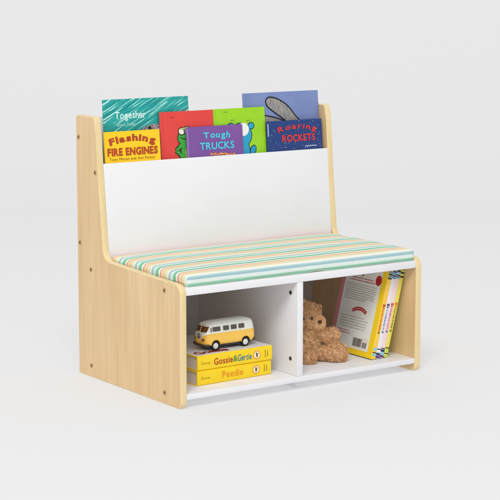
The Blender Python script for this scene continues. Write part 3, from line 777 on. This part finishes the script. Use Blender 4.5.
# ------------------------------------------------------------------ teddy bear
def teddy():
    rt = Vector((.8207, -.5713, 0)); fd = Vector((.5713, .8207, 0)); k = .00216
    base = Vector((.4020, .0990, .0300)); u0, v0 = 312, 358
    def P(u, v, b):                     # sideways, up, away
        return rt * ((u - u0) * k) + fd * b + Vector((0, 0, (v0 - v) * k / .989 + b * -.15 ))
    root = thing('teddy_bear', 'fluffy light brown teddy bear sitting half behind the white divider', 'teddy bear', base)
    bm = bmesh.new()
    def ell(c, r, rot=0, roll=0):
        mtx = Matrix.Translation(c) @ Matrix(((rt.x, fd.x, 0, 0), (rt.y, fd.y, 0, 0), (0, 0, 1, 0), (0, 0, 0, 1))) @ Matrix.Rotation(roll, 4, 'Y') @ Matrix.Rotation(rot, 4, 'Z') @ Matrix.Diagonal((r[0], r[1], r[2], 1))
        bmesh.ops.create_icosphere(bm, subdivisions=3, radius=1, matrix=mtx)
    q = k
    ell(P(305.5, 314.2, .020), (15 * q, 14 * q, 16 * q))                 # head
    ell(P(317.0, 319.2, .004), (7.8 * q, 8.6 * q, 8.2 * q), roll=.3)         # muzzle
    ell(P(315.6, 305.5, .026), (4.6 * q, 2.8 * q, 5.0 * q), roll=.6)         # ears
    ell(P(300, 300.5, .020), (6 * q, 3 * q, 6 * q), roll=-.3)
    ell(P(305, 342, .020), (14 * q, 13 * q, 17.5 * q))                     # trunk
    ell(P(306, 331, .018), (11 * q, 10 * q, 9 * q))                        # chest and neck
    ell(P(320, 331, .020), (10 * q, 7 * q, 8 * q), roll=.3)               # arm towards the books
    ell(P(330.0, 333.5, .020), (8.6 * q, 7 * q, 10.0 * q), roll=.6)
    ell(P(323, 350, .010), (10 * q, 8.0 * q, 7.5 * q))                     # outstretched leg
    ell(P(335, 349.5, .004), (12 * q, 9.5 * q, 10.6 * q), roll=.1)         # its foot
    ell(P(307.5, 355.5, -.014), (7.6 * q, 8.0 * q, 10.4 * q))                  # foot nearest the front
    ell(P(302, 345, .006), (9 * q, 9 * q, 9 * q))
    ell(P(292, 333, .020), (6.5 * q, 6 * q, 10 * q), roll=-.4)             # far arm
    # nothing may pass the divider or sink through the shelf
    me = bpy.data.meshes.new('skin'); bm.to_mesh(me); bm.free()
    tmp = bpy.data.objects.new('skin', me); COL.objects.link(tmp)
    md = tmp.modifiers.new('r', 'REMESH'); md.mode = 'VOXEL'; md.voxel_size = .0022
    sm = tmp.modifiers.new('s', 'SMOOTH'); sm.iterations = 5; sm.factor = .5
    dg = bpy.context.evaluated_depsgraph_get(); dg.update()
    me2 = bpy.data.meshes.new_from_object(tmp.evaluated_get(dg)); bpy.data.objects.remove(tmp)
    for v in me2.vertices:
        v.co.x = max(v.co.x, .3050 - base.x); v.co.z = max(v.co.z, .0012)
        v.co += v.normal * 0
    bm = bmesh.new(); bm.from_mesh(me2)
    bm.normal_update()
    faces = list(bm.faces); rnd = random.Random(7)
    cum = []; tot = 0
    for f_ in faces: tot += f_.calc_area(); cum.append(tot)
    import bisect
    verts = [(tuple(v.co)) for v in bm.verts]; polys = [tuple(v.index for v in f_.verts) for f_ in bm.faces]
    nv0 = len(verts); tone = [.35] * nv0
    NS = 56000
    for _ in range(NS):
        f_ = faces[bisect.bisect_left(cum, rnd.random() * tot)]
        vs = f_.verts; a, b = rnd.random(), rnd.random()
        if a + b > 1: a, b = 1 - a, 1 - b
        if len(vs) == 4 and rnd.random() < .5: p = vs[0].co + (vs[2].co - vs[0].co) * a + (vs[3].co - vs[0].co) * b
        else: p = vs[0].co + (vs[1].co - vs[0].co) * a + (vs[2].co - vs[0].co) * b
        n = f_.normal
        # clumped curls: shared direction field
        cl = noise.noise_vector(p * 230) ; sw = noise.noise_vector(p * 60)
        d = (n * .75 + cl * .95 + sw * .5 + Vector((0, 0, -.22))).normalized()
        ln = .0052 * rnd.uniform(.65, 1.3)
        hd = (p - P(317, 320.5, .006)).length
        if hd < .022: ln *= .5; tn_add = .10
        else: tn_add = 0
        side_ = d.cross(Vector((rnd.uniform(-1, 1), rnd.uniform(-1, 1), rnd.uniform(-1, 1)))).normalized()
        curl = (cl.cross(d)).normalized() if cl.length > 1e-4 else side_
        wv = .00034
        i0 = len(verts); segs = 4; pos = p - n * .0004; dir_ = d.copy()
        tn = min(1, max(0, .5 + noise.noise(p * 190) * .6 + rnd.uniform(-.22, .22) + tn_add))
        pts = []
        for s_ in range(segs + 1):
            pts.append(pos.copy()); dir_ = (dir_ + curl * .42 * (s_ + 1) / segs * 2 - n * .10 * s_).normalized(); pos = pos + dir_ * ln / segs
        for s_, pp in enumerate(pts):
            ww = wv * (1 - .7 * s_ / segs)
            x1 = pp + side_ * ww; x2 = pp - side_ * ww
            for x_ in (x1, x2):
                if x_.x < .3038 - base.x: x_.x = .3038 - base.x
                if x_.z < .0004: x_.z = .0004
            verts.append(tuple(x1)); verts.append(tuple(x2)); t_ = tn * (.55 + .45 * s_ / segs); tone += [t_, t_]
        for s_ in range(segs): j = i0 + 2 * s_; polys.append((j, j + 1, j + 3, j + 2))
    bm.free()
    me3 = bpy.data.meshes.new('body'); me3.from_pydata(verts, [], polys); me3.update()
    for p in me3.polygons: p.use_smooth = True
    at = me3.attributes.new('tone', 'FLOAT', 'POINT'); at.data.foreach_set('value', tone)
    m = mat('teddy fur', (190, 140, 92), .8, .15)
    an = N(m, 'ShaderNodeAttribute'); an.attribute_name = 'tone'; rp = N(m, 'ShaderNodeValToRGB')
    rp.color_ramp.elements[0].position = .05; rp.color_ramp.elements[0].color = lin((180, 136, 92)); rp.color_ramp.elements[1].position = .95; rp.color_ramp.elements[1].color = lin((255, 236, 202))
    e = rp.color_ramp.elements.new(.45); e.color = lin((234, 192, 142))
    L(m, an.outputs['Fac'], rp.inputs['Fac']); L(m, rp.outputs[0], BS(m).inputs['Base Color'])
    b = link('body', me3, m, root)
    bk = mat('bead brown', (52, 28, 16), .12, .6)
    def bead(nm, c, r, sc=(1, 1, 1), mm=bk):
        bm = bmesh.new(); bmesh.ops.create_uvsphere(bm, u_segments=20, v_segments=12, radius=r)
        for v in bm.verts: v.co = Vector((v.co.x * sc[0], v.co.y * sc[1], v.co.z * sc[2]))
        return fin(bm, nm, mm, root, 60, loc=c)
    bead('eye', P(310.6, 314.3, -.0120), .0029); bead('eye', P(302.0, 314.6, -.0135), .0029)
    bead('nose', P(318.4, 317.6, -.0162), .0050, (1, .8, .8), mat('nose thread', (84, 44, 24), .6))
teddy()

# ------------------------------------------------------------------ light
w = bpy.data.worlds.new('World'); scene.world = w; w.use_nodes = True
bg = w.node_tree.nodes['Background']; bg.inputs[0].default_value = (1, 1, 1, 1); bg.inputs[1].default_value = .69
def area(name, loc, target, size, power, col=(1, 1, 1)):
    l = bpy.data.lights.new(name, 'AREA'); l.shape = 'RECTANGLE'; l.size = size[0]; l.size_y = size[1]; l.energy = power; l.color = col
    o = bpy.data.objects.new(name, l); COL.objects.link(o); o.location = loc
    o.rotation_euler = (Vector(target) - Vector(loc)).to_track_quat('-Z', 'Y').to_euler(); return o
area('softbox_key', (-4.3, -5.3, 7.2), (.3, .2, .2), (4.2, 3.4), 500, (1, .995, .985))

# ------------------------------------------------------------------ camera
cd = bpy.data.cameras.new('camera'); cam = bpy.data.objects.new('camera', cd); COL.objects.link(cam)
cam.location = (-1.8661, -2.9272, .8699)
cam.rotation_euler = (math.pi / 2 - .149, 0, -.6079)
cd.lens = 1787.86 / 500 * 36; cd.sensor_width = 36
cd.shift_x = -(251.29 - 250) / 500; cd.shift_y = (236.84 - 250) / 500
cd.clip_end = 100
scene.camera = cam
scene.view_settings.view_transform = 'Standard'; scene.view_settings.look = 'None'; scene.view_settings.exposure = 0
scene.render.engine = 'CYCLES'
scene.cycles.max_bounces = 16; scene.cycles.diffuse_bounces = 12
